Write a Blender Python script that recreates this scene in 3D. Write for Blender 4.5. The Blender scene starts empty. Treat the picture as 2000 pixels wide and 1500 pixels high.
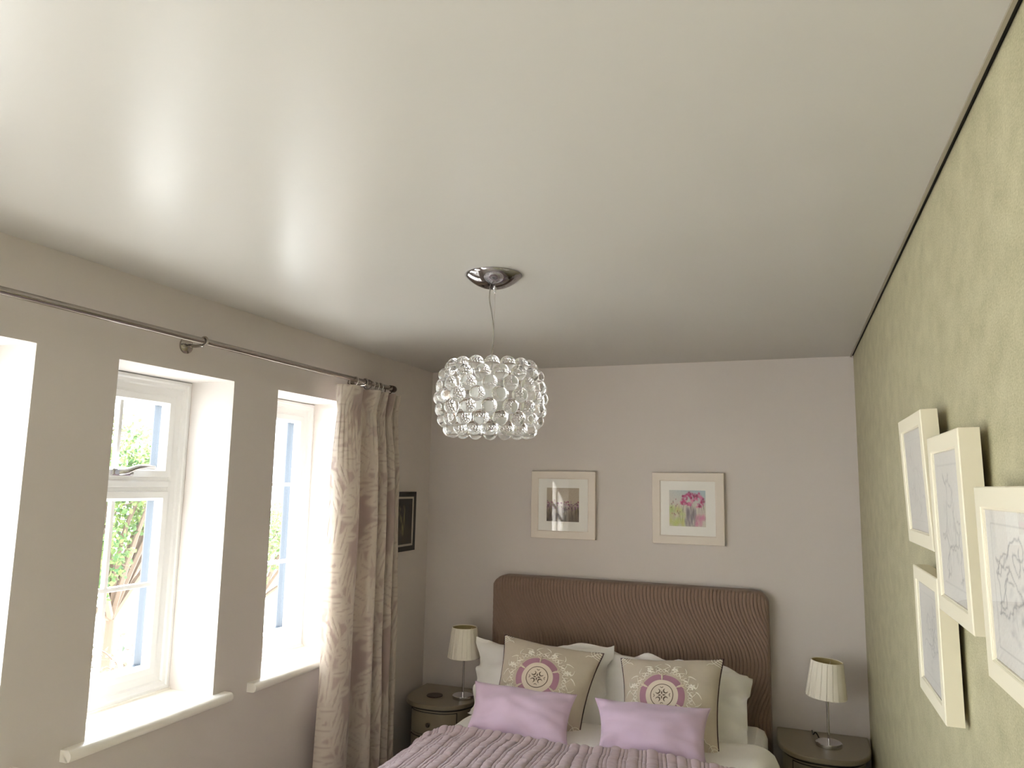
import bpy, math, random
import numpy as np
from math import sin, cos, pi, sqrt, radians
from mathutils import Vector, Euler, noise

random.seed(7)
rng = np.random.default_rng(7)
sc = bpy.context.scene
col = sc.collection

# ------------------------------------------------------------------ camera
cd = bpy.data.cameras.new('camera')
cd.sensor_width = 36.0
cd.lens = 36.0 * 1435.66 / 2000.0
cd.clip_start = 0.05
cd.clip_end = 500
cam = bpy.data.objects.new('camera', cd)
col.objects.link(cam)
cam.location = (2.160, -4.263, 1.740)
cam.rotation_euler = (radians(97.7419), radians(-1.0387), radians(20.5006))
sc.camera = cam

# ------------------------------------------------------------------ world, sun, exposure
world = bpy.data.worlds.new('world')
sc.world = world
world.use_nodes = True
bg = world.node_tree.nodes['Background']
bg.inputs['Color'].default_value = (0.83, 0.915, 1.0, 1)
SKY = 3.3
bg.inputs['Strength'].default_value = SKY
sl = bpy.data.lights.new('sun', 'SUN')
sl.energy = 21.0
sl.angle = radians(3)
sl.color = (1.0, 0.98, 0.95)
sun = bpy.data.objects.new('sun', sl)
col.objects.link(sun)
sun.location = (-6, 6, 9)
sun.rotation_euler = Vector((0.36, -0.66, -0.66)).to_track_quat('-Z', 'Y').to_euler()
vs = sc.view_settings
vs.view_transform = 'Standard'
vs.look = 'None'
vs.gamma = 1.0
vs.use_curve_mapping = False
vs.exposure = 2.03
sc.cycles.diffuse_bounces = 8
sc.cycles.max_bounces = 16
sc.cycles.transmission_bounces = 14
sc.cycles.transparent_max_bounces = 12
sc.cycles.sample_clamp_indirect = 6.0

# ------------------------------------------------------------------ room measures
W = 2.50          # wall_left x=0 .. wall_right x=W
H = 2.45
YR = -5.7         # wall behind the camera
T = 0.32          # outer wall thickness
FX = -0.225       # inner face of the window frames
ZT, ZB = 2.144, 0.889
WINS = [(-3.26, -2.691), (-2.39, -1.82), (-1.537, -0.943)]
ADDED_DOOR = (-5.45, -4.30, 0.02, 2.20)   # unseen glazed doors added in wall_left for daylight, behind the photographer


def srgb(r, g, b):
    f = lambda c: c / 12.92 if c <= .04045 else ((c + .055) / 1.055) ** 2.4
    return (f(r / 255), f(g / 255), f(b / 255), 1.0)


# ------------------------------------------------------------------ materials
def new_mat(name):
    m = bpy.data.materials.new(name)
    m.use_nodes = True
    nt = m.node_tree
    return m, nt, nt.nodes['Principled BSDF']


def node(nt, kind, **kw):
    n = nt.nodes.new(kind)
    for k, v in kw.items():
        setattr(n, k, v)
    return n


def plain(name, c, rough=0.6, metal=0.0, spec=0.5, sheen=0.0, bump=0.0, bscale=200.0, vary=0.0, vscale=6.0):
    m, nt, p = new_mat(name)
    p.inputs['Base Color'].default_value = c
    p.inputs['Roughness'].default_value = rough
    p.inputs['Metallic'].default_value = metal
    p.inputs['Specular IOR Level'].default_value = spec
    if sheen:
        p.inputs['Sheen Weight'].default_value = sheen
        p.inputs['Sheen Roughness'].default_value = 0.4
    if bump or vary:
        tc = node(nt, 'ShaderNodeTexCoord')
    if bump:
        n = node(nt, 'ShaderNodeTexNoise')
        n.inputs['Scale'].default_value = bscale
        n.inputs['Detail'].default_value = 4
        nt.links.new(tc.outputs['Object'], n.inputs['Vector'])
        b = node(nt, 'ShaderNodeBump')
        b.inputs['Strength'].default_value = bump
        b.inputs['Distance'].default_value = 0.002
        nt.links.new(n.outputs['Fac'], b.inputs['Height'])
        nt.links.new(b.outputs['Normal'], p.inputs['Normal'])
    if vary:
        n = node(nt, 'ShaderNodeTexNoise')
        n.inputs['Scale'].default_value = vscale
        n.inputs['Detail'].default_value = 5
        nt.links.new(tc.outputs['Object'], n.inputs['Vector'])
        mx = node(nt, 'ShaderNodeMix', data_type='RGBA')
        d = 1 - vary
        mx.inputs['A'].default_value = (c[0] * d, c[1] * d, c[2] * d, 1)
        mx.inputs['B'].default_value = (min(1, c[0] * (1 + vary)), min(1, c[1] * (1 + vary)), min(1, c[2] * (1 + vary)), 1)
        nt.links.new(n.outputs['Fac'], mx.inputs['Factor'])
        nt.links.new(mx.outputs['Result'], p.inputs['Base Color'])
    return m


def glass_pane_mat(name, tint=(1, 1, 1, 1), f0=0.045):
    m = bpy.data.materials.new(name)
    m.use_nodes = True
    nt = m.node_tree
    nt.nodes.clear()
    out = node(nt, 'ShaderNodeOutputMaterial')
    mix = node(nt, 'ShaderNodeMixShader')
    tr = node(nt, 'ShaderNodeBsdfTransparent')
    tr.inputs['Color'].default_value = tint
    gl = node(nt, 'ShaderNodeBsdfGlossy')
    gl.inputs['Roughness'].default_value = 0.0
    lw = node(nt, 'ShaderNodeLayerWeight')
    lw.inputs['Blend'].default_value = 0.5
    pw = node(nt, 'ShaderNodeMath', operation='POWER')
    pw.inputs[1].default_value = 5
    ma = node(nt, 'ShaderNodeMath', operation='MULTIPLY_ADD')
    ma.inputs[1].default_value = 1 - f0
    ma.inputs[2].default_value = f0
    nt.links.new(lw.outputs['Facing'], pw.inputs[0])
    nt.links.new(pw.outputs[0], ma.inputs[0])
    nt.links.new(ma.outputs[0], mix.inputs['Fac'])
    nt.links.new(tr.outputs[0], mix.inputs[1])
    nt.links.new(gl.outputs[0], mix.inputs[2])
    nt.links.new(mix.outputs[0], out.inputs['Surface'])
    return m


def color_attr_mat(name, rough=0.7, spec=0.2):
    m, nt, p = new_mat(name)
    a = node(nt, 'ShaderNodeAttribute', attribute_name='Col')
    nt.links.new(a.outputs['Color'], p.inputs['Base Color'])
    p.inputs['Roughness'].default_value = rough
    p.inputs['Specular IOR Level'].default_value = spec
    return m


def wallpaper_mat(name):
    m, nt, p = new_mat(name)
    tc = node(nt, 'ShaderNodeTexCoord')
    def nz(scale, sz, det, ro):
        mp = node(nt, 'ShaderNodeMapping')
        mp.inputs['Scale'].default_value = (1, 1.0, sz)
        nt.links.new(tc.outputs['Object'], mp.inputs['Vector'])
        n = node(nt, 'ShaderNodeTexNoise')
        n.inputs['Scale'].default_value = scale
        n.inputs['Detail'].default_value = det
        n.inputs['Roughness'].default_value = ro
        nt.links.new(mp.outputs[0], n.inputs['Vector'])
        return n
    n1 = nz(120, 2.4, 5, 0.75)
    n2 = nz(10, 1.5, 5, 0.6)
    ad = node(nt, 'ShaderNodeMath', operation='MULTIPLY_ADD')
    ad.inputs[1].default_value = 0.55
    nt.links.new(n2.outputs['Fac'], ad.inputs[0])
    nt.links.new(n1.outputs['Fac'], ad.inputs[2])
    cr = node(nt, 'ShaderNodeValToRGB')
    cr.color_ramp.elements[0].position = 0.45
    cr.color_ramp.elements[0].color = srgb(138, 133, 102)
    cr.color_ramp.elements[1].position = 1.0
    cr.color_ramp.elements[1].color = srgb(196, 190, 158)
    nt.links.new(ad.outputs[0], cr.inputs['Fac'])
    nt.links.new(cr.outputs['Color'], p.inputs['Base Color'])
    p.inputs['Roughness'].default_value = 0.5
    p.inputs['Specular IOR Level'].default_value = 0.35
    b = node(nt, 'ShaderNodeBump')
    b.inputs['Strength'].default_value = 0.25
    b.inputs['Distance'].default_value = 0.001
    nt.links.new(n1.outputs['Fac'], b.inputs['Height'])
    nt.links.new(b.outputs['Normal'], p.inputs['Normal'])
    return m


def damask_mat(name):
    m, nt, p = new_mat(name)
    tc = node(nt, 'ShaderNodeTexCoord')
    a = node(nt, 'ShaderNodeAttribute', attribute_name='Col')
    mx = node(nt, 'ShaderNodeMix', data_type='RGBA')
    mx.inputs['A'].default_value = srgb(190, 172, 165)
    mx.inputs['B'].default_value = srgb(216, 206, 194)
    nt.links.new(a.outputs['Fac'], mx.inputs['Factor'])
    nt.links.new(mx.outputs['Result'], p.inputs['Base Color'])
    p.inputs['Roughness'].default_value = 0.36
    p.inputs['Sheen Weight'].default_value = 0.3
    bp = node(nt, 'ShaderNodeBump')
    bp.inputs['Strength'].default_value = 0.6
    bp.inputs['Distance'].default_value = 0.003
    nt.links.new(a.outputs['Fac'], bp.inputs['Height'])
    n4 = node(nt, 'ShaderNodeTexNoise')
    n4.inputs['Scale'].default_value = 16
    n4.inputs['Detail'].default_value = 2
    nt.links.new(tc.outputs['Object'], n4.inputs['Vector'])
    b2 = node(nt, 'ShaderNodeBump')
    b2.inputs['Strength'].default_value = 0.5
    b2.inputs['Distance'].default_value = 0.010
    nt.links.new(n4.outputs['Fac'], b2.inputs['Height'])
    nt.links.new(bp.outputs['Normal'], b2.inputs['Normal'])
    nt.links.new(b2.outputs['Normal'], p.inputs['Normal'])
    tl_ = node(nt, 'ShaderNodeBsdfTranslucent')
    nt.links.new(mx.outputs['Result'], tl_.inputs['Color'])
    ms_ = node(nt, 'ShaderNodeMixShader')
    ms_.inputs['Fac'].default_value = 0.2
    nt.links.new(p.outputs[0], ms_.inputs[1])
    nt.links.new(tl_.outputs[0], ms_.inputs[2])
    nt.links.new(ms_.outputs[0], nt.nodes['Material Output'].inputs['Surface'])
    return m


def leaf_mat(name, a, b, trans=0.35):
    m, nt, p = new_mat(name)
    at = node(nt, 'ShaderNodeAttribute', attribute_name='Col')
    mx = node(nt, 'ShaderNodeMix', data_type='RGBA')
    mx.inputs['A'].default_value = a
    mx.inputs['B'].default_value = b
    nt.links.new(at.outputs['Fac'], mx.inputs['Factor'])
    nt.links.new(mx.outputs['Result'], p.inputs['Base Color'])
    p.inputs['Roughness'].default_value = 0.55
    p.inputs['Specular IOR Level'].default_value = 0.1
    t = node(nt, 'ShaderNodeBsdfTranslucent')
    nt.links.new(mx.outputs['Result'], t.inputs['Color'])
    ms = node(nt, 'ShaderNodeMixShader')
    ms.inputs['Fac'].default_value = trans
    nt.links.new(p.outputs[0], ms.inputs[1])
    nt.links.new(t.outputs[0], ms.inputs[2])
    nt.links.new(ms.outputs[0], nt.nodes['Material Output'].inputs['Surface'])
    return m


M = {}
M['wall'] = plain('wall_paint', srgb(213, 206, 202), 0.85, spec=0.2, bump=0.12, bscale=260, vary=0.012, vscale=3)
M['reveal'] = plain('reveal_paint', srgb(214, 208, 203), 0.75, spec=0.25, bump=0.08, bscale=120)
M['outer'] = plain('outer_render', srgb(92, 100, 108), 0.9, bump=0.3, bscale=90)
M['wallpaper'] = wallpaper_mat('textured_wallpaper')
M['carpet'] = plain('carpet', srgb(216, 210, 202), 0.95, spec=0.1, bump=0.6, bscale=500, vary=0.06, vscale=90)
M['upvc'] = plain('white_plastic_frame', srgb(240, 240, 240), 0.3, spec=0.5)
M['slate'] = plain('slate_blue_outer_frame', srgb(40, 49, 60), 0.5)
M['sill'] = plain('white_gloss_paint', srgb(242, 238, 230), 0.32)
M['chrome'] = plain('polished_chrome', (0.72, 0.72, 0.74, 1), 0.06, 1.0)
M['darkchrome'] = plain('smoked_chrome', (0.36, 0.345, 0.36, 1), 0.04, 1.0)
M['steel'] = plain('brushed_nickel', (0.42, 0.38, 0.34, 1), 0.16, 1.0)
M['ringmetal'] = plain('pale_ring_metal', (0.85, 0.82, 0.78, 1), 0.25, 1.0)
M['bronze'] = plain('dark_bronze', (0.12, 0.10, 0.085, 1), 0.35, 1.0)
M['glass'] = glass_pane_mat('window_glass', (0.96, 0.98, 0.975, 1))
M['picglass'] = glass_pane_mat('picture_glass', (0.97, 0.97, 0.97, 1), 0.05)
M['limed'] = plain('limed_wood', srgb(224, 214, 203), 0.45, bump=0.25, bscale=60, vary=0.03, vscale=30)
M['creamframe'] = plain('cream_painted_wood', srgb(226, 219, 196), 0.42, bump=0.1, bscale=50)
M['mat'] = plain('white_mount_board', srgb(243, 241, 236), 0.85, spec=0.2)
M['blackframe'] = plain('black_lacquer', srgb(22, 19, 17), 0.35)
M['silver'] = plain('silver_slip', srgb(190, 182, 168), 0.35, 0.4)
M['art'] = color_attr_mat('painted_print')
M['headboard'] = plain('brown_corded_fabric', srgb(141, 120, 107), 0.85, spec=0.15, sheen=0.25, bump=0.5, bscale=900, vary=0.1, vscale=300)
M['white'] = plain('white_cotton', srgb(250, 249, 247), 0.8, spec=0.2, sheen=0.1, bump=0.15, bscale=24)
M['duvet'] = plain('white_duvet_cotton', srgb(250, 248, 244), 0.8, spec=0.2, sheen=0.1, bump=0.3, bscale=14)
M['quilt'] = plain('mauve_satin_quilt', srgb(182, 163, 168), 0.36, spec=0.5, sheen=0.3, bump=0.9, bscale=30, vary=0.05, vscale=40)
M['lilac'] = plain('lilac_suede', srgb(207, 184, 206), 0.75, spec=0.2, sheen=0.5, bump=0.2, bscale=30, vary=0.05, vscale=14)
M['linen'] = plain('beige_linen', srgb(208, 197, 181), 0.65, spec=0.3, sheen=0.3, bump=0.25, bscale=700, vary=0.04, vscale=40)
M['cream'] = plain('cream_satin', srgb(228, 215, 199), 0.5, sheen=0.2)
M['plum'] = plain('mauve_satin_band', srgb(178, 132, 152), 0.34, sheen=0.5, vary=0.25, vscale=9)
M['piping'] = plain('dark_plum_piping', srgb(70, 44, 46), 0.6)
M['thread'] = plain('white_silk_thread', srgb(250, 246, 236), 0.3, spec=0.6)
M['taupethread'] = plain('taupe_thread', srgb(120, 104, 86), 0.5)
M['painted'] = plain('taupe_painted_wood', srgb(142, 132, 112), 0.28, bump=0.08, bscale=80, vary=0.03, vscale=20)
M['gap_shade'] = plain('shadow_gap_dark', srgb(40, 33, 27), 0.6)  # shade inside the nightstand gaps, put into the colour
M['shade'] = plain('cream_pleated_fabric', srgb(244, 238, 224), 0.75, spec=0.2)
M['shade_in'] = plain('gold_shade_lining', srgb(196, 180, 132), 0.6)
M['coaster'] = plain('dark_leather', srgb(72, 58, 52), 0.5)
M['black'] = plain('black_plastic', srgb(20, 18, 17), 0.4)
M['trim'] = plain('grey_metal_trim', srgb(150, 142, 124), 0.4)
M['gap'] = plain('dark_gap', srgb(14, 12, 10), 0.8)
M['bark'] = plain('bark', srgb(92, 76, 62), 0.9, bump=0.5, bscale=30)
M['ground'] = plain('pale_gravel', srgb(178, 177, 174), 0.9, bump=0.4, bscale=12, vary=0.1, vscale=5)
M['road'] = plain('grey_asphalt', srgb(120, 118, 120), 0.9, vary=0.08, vscale=4)
M['brick'] = plain('red_brick', srgb(150, 92, 76), 0.9, bump=0.4, bscale=20, vary=0.1, vscale=6)
M['damask'] = damask_mat('damask_fabric')
M['leaf'] = leaf_mat('green_leaves', (0.055, 0.105, 0.045, 1), (0.18, 0.22, 0.075, 1))
M['leaf2'] = leaf_mat('shrub_leaves', (0.06, 0.075, 0.05, 1), (0.16, 0.085, 0.07, 1))


def ceiling_mat():
    m, nt, p = new_mat('satin_stretch_ceiling')
    p.inputs['Base Color'].default_value = srgb(190, 187, 181)
    p.inputs['Roughness'].default_value = 0.33
    p.inputs['Specular IOR Level'].default_value = 0.36
    return m


M['ceiling'] = ceiling_mat()

# clear acrylic
m, nt, p = new_mat('clear_acrylic')
p.inputs['Base Color'].default_value = (1, 1, 1, 1)
p.inputs['Roughness'].default_value = 0.0
p.inputs['IOR'].default_value = 1.47
p.inputs['Transmission Weight'].default_value = 1.0
M['acrylic'] = m
m, nt, p = new_mat('frosted_glass')
p.inputs['Base Color'].default_value = (0.95, 0.95, 0.93, 1)
p.inputs['Roughness'].default_value = 0.5
p.inputs['Subsurface Weight'].default_value = 0.0
tl = node(nt, 'ShaderNodeBsdfTranslucent')
tl.inputs['Color'].default_value = (0.95, 0.95, 0.93, 1)
ms = node(nt, 'ShaderNodeMixShader')
ms.inputs['Fac'].default_value = 0.45
nt.links.new(p.outputs[0], ms.inputs[1])
nt.links.new(tl.outputs[0], ms.inputs[2])
nt.links.new(ms.outputs[0], nt.nodes['Material Output'].inputs['Surface'])
M['frosted'] = m


# ------------------------------------------------------------------ mesh helpers
class MB:
    """collects shapes in world coordinates; build() links them as one mesh object"""

    def __init__(self):
        self.v, self.f, self.mi, self.uv = [], [], [], None

    def add(self, vs, fs, mi=0):
        o = len(self.v)
        self.v += [tuple(x) for x in vs]
        self.f += [tuple(i + o for i in f) for f in fs]
        self.mi += [mi] * len(fs)

    def box(self, x0, x1, y0, y1, z0, z1, mi=0):
        v = [(x, y, z) for x in (x0, x1) for y in (y0, y1) for z in (z0, z1)]
        self.add(v, [(0, 1, 3, 2), (4, 6, 7, 5), (0, 4, 5, 1), (2, 3, 7, 6), (0, 2, 6, 4), (1, 5, 7, 3)], mi)

    def grid(self, P, nu, nv, wrap_u=False, mi=0, flip=False):
        o = len(self.v)
        for j in range(nv + 1):
            for i in range(nu if wrap_u else nu + 1):
                self.v.append(tuple(P(i, j)))
        n = nu if wrap_u else nu + 1
        for j in range(nv):
            for i in range(nu):
                a, b = o + j * n + i, o + j * n + (i + 1) % n
                q = (a, b, b + n, a + n)
                self.f.append(q[::-1] if flip else q)
                self.mi.append(mi)

    def lathe(self, prof, c=(0, 0, 0), seg=32, mi=0, rmod=None, axis='Z'):
        def P(i, j):
            a = 2 * pi * i / seg
            r, z = prof[j]
            if rmod:
                r = r * rmod(a, j)
            if axis == 'Z':
                return (c[0] + r * cos(a), c[1] + r * sin(a), c[2] + z)
            if axis == 'X':
                return (c[0] + z, c[1] + r * cos(a), c[2] + r * sin(a))
            return (c[0] + r * sin(a), c[1] + z, c[2] + r * cos(a))
        self.grid(P, seg, len(prof) - 1, wrap_u=True, mi=mi)

    def tube(self, pts, r, seg=8, closed=False, mi=0):
        pts = [Vector(p) for p in pts]
        n = len(pts)
        rs = r if isinstance(r, (list, tuple)) else [r] * n
        tang = []
        for i in range(n):
            if closed:
                t = pts[(i + 1) % n] - pts[i - 1]
            else:
                t = pts[min(i + 1, n - 1)] - pts[max(i - 1, 0)]
            tang.append(t.normalized() if t.length > 1e-9 else Vector((0, 0, 1)))
        up = Vector((0, 0, 1)) if abs(tang[0].z) < 0.9 else Vector((1, 0, 0))
        nrm = (up - tang[0] * up.dot(tang[0])).normalized()
        o = len(self.v)
        for i in range(n):
            nrm = nrm - tang[i] * nrm.dot(tang[i])
            nrm = nrm.normalized() if nrm.length > 1e-6 else tang[i].orthogonal().normalized()
            b = tang[i].cross(nrm)
            for k in range(seg):
                a = 2 * pi * k / seg
                self.v.append(tuple(pts[i] + (nrm * cos(a) + b * sin(a)) * rs[i]))
        m = n if closed else n - 1
        for i in range(m):
            for k in range(seg):
                a, b = o + i * seg + k, o + i * seg + (k + 1) % seg
                c = o + ((i + 1) % n) * seg
                self.f.append((a, b, c + (k + 1) % seg, c + k))
                self.mi.append(mi)
        if not closed:
            self.f.append(tuple(o + k for k in range(seg))[::-1])
            self.f.append(tuple(o + (n - 1) * seg + k for k in range(seg)))
            self.mi += [mi, mi]

    def rect_sweep(self, prof, O, U, V, N, w, h, mi=0, closed=True):
        """sweep a profile (inset, depth) round a rectangle, mitred"""
        O, U, V, N = Vector(O), Vector(U), Vector(V), Vector(N)
        o = len(self.v)
        k = len(prof)
        for (i, d) in prof:
            for (a, b) in ((i, i), (w - i, i), (w - i, h - i), (i, h - i)):
                self.v.append(tuple(O + U * a + V * b + N * d))
        for j in range(k if closed else k - 1):
            for s in range(4):
                a, b = o + j * 4 + s, o + j * 4 + (s + 1) % 4
                c = o + ((j + 1) % k) * 4
                self.f.append((a, b, c + (s + 1) % 4, c + s))
                self.mi.append(mi)

    def build(self, name, mats, parent=None, smooth=False, origin=None, bevel=0.0, solid=0.0, sub=0, angle=40):
        if not isinstance(mats, (list, tuple)):
            mats = [mats]
        org = Vector(parent['_o']) if parent is not None and origin is None else Vector(origin or (0, 0, 0))
        me = bpy.data.meshes.new(name)
        me.from_pydata([tuple(Vector(v) - org) for v in self.v], [], self.f)
        for m in mats:
            me.materials.append(m)
        me.polygons.foreach_set('material_index', self.mi)
        me.update()
        import bmesh
        bm = bmesh.new()
        bm.from_mesh(me)
        bmesh.ops.recalc_face_normals(bm, faces=bm.faces)
        bm.to_mesh(me)
        bm.free()
        o = bpy.data.objects.new(name, me)
        col.objects.link(o)
        if parent is not None:
            o.parent = parent
            o['_o'] = list(org)
        else:
            o.location = org
            o['_o'] = list(org)
        if smooth:
            me.polygons.foreach_set('use_smooth', [True] * len(me.polygons))
            if angle < 180:
                try:
                    me.set_sharp_from_angle(angle=radians(angle))
                except Exception:
                    pass
        if bevel:
            b = o.modifiers.new('bevel', 'BEVEL')
            b.width = bevel
            b.segments = 2
            b.limit_method = 'ANGLE'
        if solid:
            s = o.modifiers.new('solid', 'SOLIDIFY')
            s.thickness = solid
            s.offset = 0
        if sub:
            s = o.modifiers.new('sub', 'SUBSURF')
            s.levels = s.render_levels = sub
        return o


def tag(o, label=None, cat=None, group=None, kind=None):
    if label: o['label'] = label
    if cat: o['category'] = cat
    if group: o['group'] = group
    if kind: o['kind'] = kind
    return o


def thing(name, label, cat, loc=(0, 0, 0), group=None, kind=None):
    o = bpy.data.objects.new(name, None)
    o.empty_display_size = 0.05
    o.location = loc
    o['_o'] = list(loc)
    col.objects.link(o)
    return tag(o, label, cat, group, kind)


def catmull(P, n):
    P = [Vector(p) for p in P]
    out = []
    for i in range(len(P) - 1):
        p0, p1, p2, p3 = P[max(i - 1, 0)], P[i], P[i + 1], P[min(i + 2, len(P) - 1)]
        for k in range(n):
            t = k / n
            out.append(0.5 * ((2 * p1) + (-p0 + p2) * t + (2 * p0 - 5 * p1 + 4 * p2 - p3) * t * t + (-p0 + 3 * p1 - 3 * p2 + p3) * t ** 3))
    out.append(P[-1])
    return out


# ------------------------------------------------------------------ room shell
def build_left_wall():
    b = MB()
    ys = sorted({YR - 0.1, 0.1} | {y for w in WINS for y in w} | set(ADDED_DOOR[:2]))
    for i in range(len(ys) - 1):
        y0, y1 = ys[i], ys[i + 1]
        zs = [0.0, ZB, ZT, 2.75] if any(abs(y0 - w[0]) < 1e-6 for w in WINS) else [0.0, ADDED_DOOR[2], ADDED_DOOR[3], 2.75] if abs(y0 - ADDED_DOOR[0]) < 1e-6 else [0.0, 2.75]
        for k in range(len(zs) - 1):
            z0, z1 = zs[k], zs[k + 1]
            if k == 1:
                for (xa, xb, mi) in ((0, FX - 0.03, 1), (FX - 0.03, -T, 2)):
                    b.add([(xa, y0, z0), (xb, y0, z0), (xb, y0, z1), (xa, y0, z1)], [(0, 1, 2, 3)], mi)
                    b.add([(xa, y1, z0), (xb, y1, z0), (xb, y1, z1), (xa, y1, z1)], [(3, 2, 1, 0)], mi)
                    b.add([(xa, y0, z0), (xb, y0, z0), (xb, y1, z0), (xa, y1, z0)], [(3, 2, 1, 0)], mi)
                    b.add([(xa, y0, z1), (xb, y0, z1), (xb, y1, z1), (xa, y1, z1)], [(0, 1, 2, 3)], mi)
            else:
                b.add([(0, y0, z0), (0, y1, z0), (0, y1, z1), (0, y0, z1)], [(0, 1, 2, 3)], 0)
                b.add([(-T, y0, z0), (-T, y1, z0), (-T, y1, z1), (-T, y0, z1)], [(3, 2, 1, 0)], 2)
    y0, y1 = ys[0], ys[-1]
    for (za, zb) in ((0, 0), (2.75, 2.75)):
        b.add([(0, y0, za), (-T, y0, za), (-T, y1, za), (0, y1, za)], [(0, 1, 2, 3)], 2)
    for y in (y0, y1):
        b.add([(0, y, 0), (-T, y, 0), (-T, y, 2.75), (0, y, 2.75)], [(0, 1, 2, 3)], 2)
    tag(b.build('wall_left', [M['wall'], M['reveal'], M['outer']]), kind='structure')


build_left_wall()
b = MB(); b.box(0, W, 0, 0.1, 0, 2.75); tag(b.build('wall_back', M['wall']), kind='structure')
b = MB(); b.box(W, W + 0.1, YR - .1, 0.1, 0, 2.75); tag(b.build('wall_right', M['wallpaper']), kind='structure')
b = MB(); b.box(0, W, YR - 0.1, YR, 0, 2.75); tag(b.build('wall_rear', M['wall']), kind='structure')
b = MB(); b.box(0, W, YR, 0, -0.12, 0.0); tag(b.build('floor', M['carpet']), kind='structure')
b = MB(); b.box(0, W - 0.013, YR, 0, H, H + 0.12); tag(b.build('ceiling', M['ceiling']), kind='structure')
b = MB(); b.box(W - 0.0165, W - 0.0095, YR, -0.001, H - 0.005, H + 0.03)
tag(b.build('trim_1', M['trim']), 'grey metal edge strip along the ceiling above the textured wall', kind='structure')
b = MB(); b.box(W - 0.0095, W, YR, -0.001, H + 0.002, H + 0.03)
tag(b.build('trim_2', M['gap']), 'dark recessed shadow gap between ceiling strip and textured wall', kind='structure')

# ------------------------------------------------------------------ windows
UY, UZ, NX = (0, 1, 0), (0, 0, 1), (1, 0, 0)


def ring(y0, y1, z0, z1, prof, name, parent, mat='upvc'):
    b = MB()
    b.rect_sweep(prof, (0, y0, z0), UY, UZ, NX, y1 - y0, z1 - z0)
    return b.build(name, M[mat], parent)


def pane(y0, y1, z0, z1, parent, x=FX - 0.040):
    b = MB(); b.add([(x, y0, z0), (x, y1, z0), (x, y1, z1), (x, y0, z1)], [(0, 1, 2, 3)])
    return b.build('window_pane', M['glass'], parent)


FRAME = [(0.0, FX), (0.012, FX), (0.018, FX - .006), (0.030, FX - .008), (0.036, FX - .016), (0.056, FX - .018), (0.072, FX - .022), (0.076, FX - .03), (0.076, FX - .068), (0.0, FX - .068)]
SASH = [(0.0, FX - .014), (0.002, FX - .010), (0.026, FX - .010), (0.034, FX - .020), (0.037, FX - .034), (0.037, FX - .045), (0.0, FX - .045)]
OUTER = [(0.0, FX - .0455), (.0365, FX - .0455), (.0345, FX - .085), (.030, FX - .094), (0.0, FX - .094)]


def bar_v(y, z0, z1, parent):
    b = MB()
    x = FX - 0.040
    for (dx0, dx1) in ((0.001, 0.010), (-0.010, -0.001)):
        b.box(x + dx0, x + dx1, y - .009, y + .009, z0, z1)
    b.build('glazing_bar', M['upvc'], parent, bevel=0.003)


def bar_h(z, y0, y1, parent):
    b = MB()
    x = FX - 0.040
    for (dx0, dx1) in ((0.0012, 0.0102), (-0.0102, -0.0012)):
        b.box(x + dx0, x + dx1, y0, y1, z - .009, z + .009)
    b.build('glazing_bar', M['upvc'], parent, bevel=0.003)


def sill(y0, y1, parent):
    b = MB()
    prof = [(0.0, ZB - .034), (0.030, ZB - .034)]
    for k in range(9):
        a = -pi / 2 + pi * k / 8
        prof.append((0.030 + 0.017 * cos(a), ZB - .016 + 0.018 * sin(a)))
    prof += [(0.0, ZB + .002)]
    ya, yb = y0 - .085, y1 + .065
    n = len(prof)
    b.add([(x, ya + (0.006 if k in (2, 10) else 0), z) for k, (x, z) in enumerate(prof)] + [(x, yb, z) for x, z in prof],
          [tuple(range(n)), tuple(range(2 * n - 1, n - 1, -1))] + [(k, (k + 1) % n, n + (k + 1) % n, n + k) for k in range(n)])
    b.box(FX - .02, 0.0, y0 + .0005, y1 - .0005, ZB - .03, ZB + .002)
    b.box(FX - .001, FX + .012, y0 + .001, y1 - .001, ZB + .002, ZB + .010)
    o = b.build('window_sill', M['sill'], parent, smooth=True, angle=50)
    return o


def handle(y, z, parent):
    x = FX - .010
    b = MB()
    b.box(x, x + .016, y - .060, y + .040, z - .014, z + .014)
    b.build('handle_plate', M['chrome'], parent, bevel=0.005)
    b = MB()
    pts = catmull([(x + .018, y - .03, z), (x + .034, y - .01, z + .004), (x + .040, y + .03, z + .018), (x + .040, y + .075, z + .022), (x + .038, y + .115, z + .020)], 5)
    n = len(pts)
    b.tube(pts, [0.0135 - 0.006 * i / (n - 1) for i in range(n)], 10)
    o = b.build('window_handle', M['chrome'], parent, smooth=True)
    b = MB()
    b.lathe([(0, 0.012), (.005, .012), (.006, .0)], (x + .014, y + .012, z), 12, axis='X')
    b.build('lock_button', M['black'], parent)


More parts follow.
